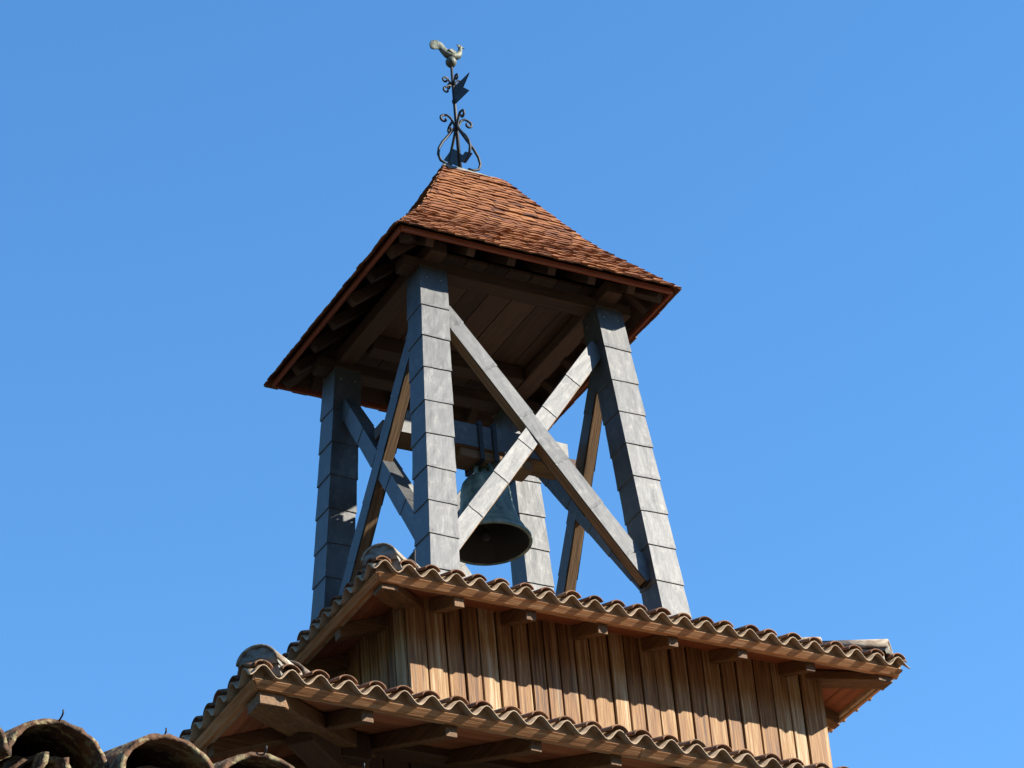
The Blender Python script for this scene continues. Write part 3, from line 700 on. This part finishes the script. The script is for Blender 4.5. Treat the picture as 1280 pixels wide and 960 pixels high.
# lyre stay bars curling in at the foot: four, at right angles to one another
for k in range(4):
    mb = MB(); ang = k*math.pi/2
    mb.tube(rot([(.012, 5.42), (.035, 5.37), (.09, 5.29), (.15, 5.21), (.192, 5.13), (.205, 5.06), (.185, 5.00), (.13, 4.975), (.08, 4.975)], ang), .0125, 6)
    mb.build('stay_bar', 'iron', vane)
    mb = MB(); mb.tube(rot([(.010, 5.36), (.022, 5.43), (.05, 5.49), (.085, 5.515), (.12, 5.505)]+spiral(.118, 5.465, .040, .014, math.pi/2, -math.pi*1.2), ang), .0115, 6)
    mb.build('scroll', 'iron', vane)
    mb = MB(); mb.tube(rot([(.008, 5.86), (.03, 5.90), (.055, 5.935)]+spiral(.072, 5.905, .032, .010, 2.0, -3.6), ang), .0095, 6)
    if k == 2: mb.tube(rot([(.008, 5.86), (.05, 5.85)]+spiral(.07, 5.795, .035, .012, 1.6, -3.4), ang), .0095, 6)
    mb.build('scroll', 'iron', vane)
def plate(name, pts, th, mat, parent, ang=0.0, bev=.002):
    """a sheet of metal in the vertical plane at the angle ang, with thickness"""
    dn = V((-math.sin(ang), math.cos(ang), 0))*th/2; b = [p-dn for p in rot(pts, ang)]; t = [p+dn for p in rot(pts, ang)]; n = len(pts)
    m = MB(); m.add(b+t, [tuple(range(n))[::-1], tuple(range(n, 2*n))]+[(k, (k+1) % n, n+(k+1) % n, n+k) for k in range(n)]); return m.build(name, mat, parent, bev, fixn=True)
PY = -math.pi/2
plate('pennant', [(.004, 5.835), (.13, 5.815), (.305, 5.788), (.175, 5.722), (.275, 5.615), (.12, 5.637), (.004, 5.655)], .010, 'iron', vane, PY)
# folded iron plates round the foot of the rod
plate('foot_plate', [(-.27, 5.235), (-.10, 5.245), (-.004, 5.15), (-.004, 4.99), (-.02, 4.99)], .012, 'iron', vane, PY)
plate('foot_plate', [(.004, 5.13), (.07, 5.055), (.12, 5.06), (.235, 4.965), (.10, 4.95), (.004, 5.03)], .012, 'iron', vane, PY)
mb = MB(); mb.lathe([(.002, -.052), (.03, -.044), (.048, -.018), (.05, .008), (.036, .038), (.002, .05)], vp(0, 6.125), 18); mb.build('ball', 'copper', vane)
# rooster: one lofted body from tail tip to head
sec = [(-.178, 6.222, .018, .006, 1.5), (-.172, 6.244, .038, .008, 1.1), (-.152, 6.272, .052, .010, .7), (-.122, 6.285, .053, .013, .2), (-.094, 6.272, .047, .017, -.35), (-.072, 6.242, .040, .024, -.6), (-.042, 6.210, .039, .036, -.3),
       (0, 6.195, .043, .044, 0.05), (.045, 6.202, .041, .042, .25), (.078, 6.222, .034, .034, .8), (.094, 6.254, .025, .024, 1.35), (.100, 6.285, .020, .019, 1.5), (.104, 6.308, .019, .018, 1.2), (.114, 6.324, .014, .014, .6), (.124, 6.326, .006, .006, .2)]
mb = MB(); vs = []; fs = []; n_ = 12
for (x, z, rv, rt, a) in sec:
    for k in range(n_):
        t = 2*math.pi*k/n_; ov = rv*math.cos(t)
        vs.append(vp(x-math.sin(a)*ov, z+math.cos(a)*ov, rt*math.sin(t)))
for k in range(len(sec)-1):
    for j in range(n_): fs.append((k*n_+j, k*n_+(j+1) % n_, (k+1)*n_+(j+1) % n_, (k+1)*n_+j))
fs += [tuple(range(n_)), tuple((len(sec)-1)*n_+j for j in range(n_))[::-1]]
mb.add(vs, fs, None, .5, True); rooster = mb.build('rooster', 'copper', vane, fixn=True)
plate('comb', [(.080, 6.318), (.072, 6.348), (.086, 6.338), (.092, 6.356), (.102, 6.342), (.112, 6.354), (.122, 6.335), (.110, 6.322)], .010, 'copper', rooster)
plate('beak', [(.120, 6.335), (.150, 6.318), (.120, 6.314)], .012, 'copper', rooster)
plate('wattle', [(.112, 6.314), (.124, 6.308), (.122, 6.275), (.108, 6.290)], .010, 'copper', rooster)
plate('wing', [(-.05, 6.225), (.0, 6.252), (.03, 6.235), (.045, 6.20), (.0, 6.185)], .094, 'copper', rooster, 0, .01)

# ------------------------------------------------------------------ NEIGHBOURING HOUSE with the old tile eave
hx0, hx1, hy0, hy1 = -13.6, -6.2, -15.69, -9.2
house = empty('neighbouring_house', ((hx0+hx1)/2, (hy0+hy1)/2, GZ), 'low stone house whose old lichen covered tile eave shows at the bottom left corner', 'house')
ze = -9.781                                              # eave line of the tile beds
mb = MB(); mb.box(((hx0+hx1)/2, (hy0+hy1)/2+.2, (GZ+ze-.12)/2), ((hx1-hx0)/2-.2, 0, 0), (0, (hy1-hy0)/2-.25, 0), (0, 0, (ze-.12-GZ)/2)); mb.build('house_wall', 'stone', house)
tn = math.tan(math.radians(20.5)); pit = .193; u00 = -9.630
ZE = ze; tiles = MB(); k0 = int((hx0-u00)/pit); k1 = int((hx1-u00)/pit)
def half_tile(mb, u, y0, y1, zb0, zb1, r0, r1, up, th=.011, yaw=0.0, roll=0.0, NA=25, rnd=None):
    tv = []; tg = []; tf = []
    for (y, zb, rr, uu) in ((y0, zb0, r0, u), ((y0+y1)/2, (zb0+zb1)/2, (r0+r1)/2, u+yaw/2), (y1, zb1, r1, u+yaw)):
        for t_ in (0, th):
            for k in range(NA):
                a = math.radians(2+176*k/(NA-1))+roll; R2 = rr-t_
                rj = random.uniform(-.0016, .0016)
                tv.append((uu+(R2+rj)*math.cos(a), y+random.uniform(-.003, .003), zb+(R2+rj)*math.sin(a)*up)); tg.append((y, R2*math.cos(a), R2*math.sin(a)))
    q = NA
    for s_ in (0, 1):
        o0, i0, o1, i1 = 2*s_*q, (2*s_+1)*q, (2*s_+2)*q, (2*s_+3)*q
        for k in range(q-1): tf += [(o0+k+1, o0+k, o1+k, o1+k+1), (i0+k, i0+k+1, i1+k+1, i1+k)]
        tf += [(o0, i0, i1, o1), (o0+q-1, o1+q-1, i1+q-1, i0+q-1)]
    for k in range(q-1): tf += [(k, k+1, q+k+1, q+k), (4*q+k+1, 4*q+k, 5*q+k, 5*q+k+1)]
    mb.add(tv, tf, tg, rnd, True)
for k in range(k0, k1+1):
    u = u00+k*pit+random.uniform(-.005, .005); ze = ZE-.0035*k
    near = -4 <= k <= 4
    for r in range(9 if near else 3):
        y0 = hy0+r*.33+random.uniform(-.02, .02); y1 = y0+.46
        if y1 > hy1: break
        jz = random.uniform(-.004, .006); yw = random.uniform(-.012, .012)
        half_tile(tiles, u, y0, y1, ze+(y0-hy0)*tn+.012+jz, ze+(y1-hy0)*tn-.006+jz, .096, .086, .94, yaw=yw)
        if r == 0: half_tile(tiles, u+random.uniform(-.01, .01), y0+.035+random.uniform(0, .03), y1, ze-.020, ze+(y1-hy0)*tn-.030, .083, .074, 1, yaw=-yw)
    # channel tile between two covers
    for r in range(9 if near else 3):
        y0 = hy0+.02+r*.33+random.uniform(-.015, .015); y1 = y0+.46
        half_tile(tiles, u+pit/2, y0, y1, ze+(y0-hy0)*tn+.035, ze+(y1-hy0)*tn+.020, .080, .090, -1)
hr = tiles.build('tile_roof', 'old_tile', house, fixn=True)
# mortar packing in the mouths, set back from the edge
mb = MB()
for k in range(-4, 5):
    ze = ZE-.0035*k; u = u00+k*pit
    n_ = 9; f0 = []; f1 = []
    for q in range(n_):
        a = math.pi*q/(n_-1); f0.append(V((u+.078*math.cos(a), hy0+.105+.02*math.cos(a)+random.uniform(-.012, .012), ze+.02+.050*math.sin(a)**.6*random.uniform(.85, 1.05)))); 
    f1 = [p+V((0, .2, .05)) for p in f0]
    mb.add(f0+f1, [tuple(range(n_))]+[(q, q+1, n_+q+1, n_+q) for q in range(n_-1)]+[(0, n_, 2*n_-1, n_-1)], None)
mb.build('mortar_packing', 'old_mortar', hr, fixn=True)
# wire hooks that hold the first tiles
for k in range(-2, 3):
    ze = ZE-.0035*k; m = MB(); u = u00+k*pit; z = ze+.012+.094
    m.tube([(u, hy0+.012, z-.004), (u, hy0-.004, z-.001), (u, hy0-.008, z+.002), (u, hy0-.009, z+.008)], .0016, 6); m.build('tile_hook', 'iron', hr)
# roof body under the tiles
ze = ZE
mb = MB(); ym = (hy0+hy1)/2+.2
b = [(hx0+.05, hy0+.12, ze-.10), (hx1-.05, hy0+.12, ze-.10), (hx1-.05, hy1, ze-.10), (hx0+.05, hy1, ze-.10)]
rz_ = ze+(ym-hy0)*tn-.07
vs = b+[(hx0+.05, hy0+.12, ze-.055), (hx1-.05, hy0+.12, ze-.055), (hx1-.05, hy1, ze-.055), (hx0+.05, hy1, ze-.055), (hx0+.05, ym, rz_), (hx1-.05, ym, rz_)]
mb.add(vs, [(3, 2, 1, 0), (0, 1, 5, 4), (4, 5, 9, 8), (9, 6, 7, 8), (2, 3, 7, 6), (1, 2, 6, 9, 5), (3, 0, 4, 8, 7)]); mb.build('roof_deck', 'dark_wood', hr)

sc.cycles.max_bounces = 8; sc.cycles.diffuse_bounces = 5
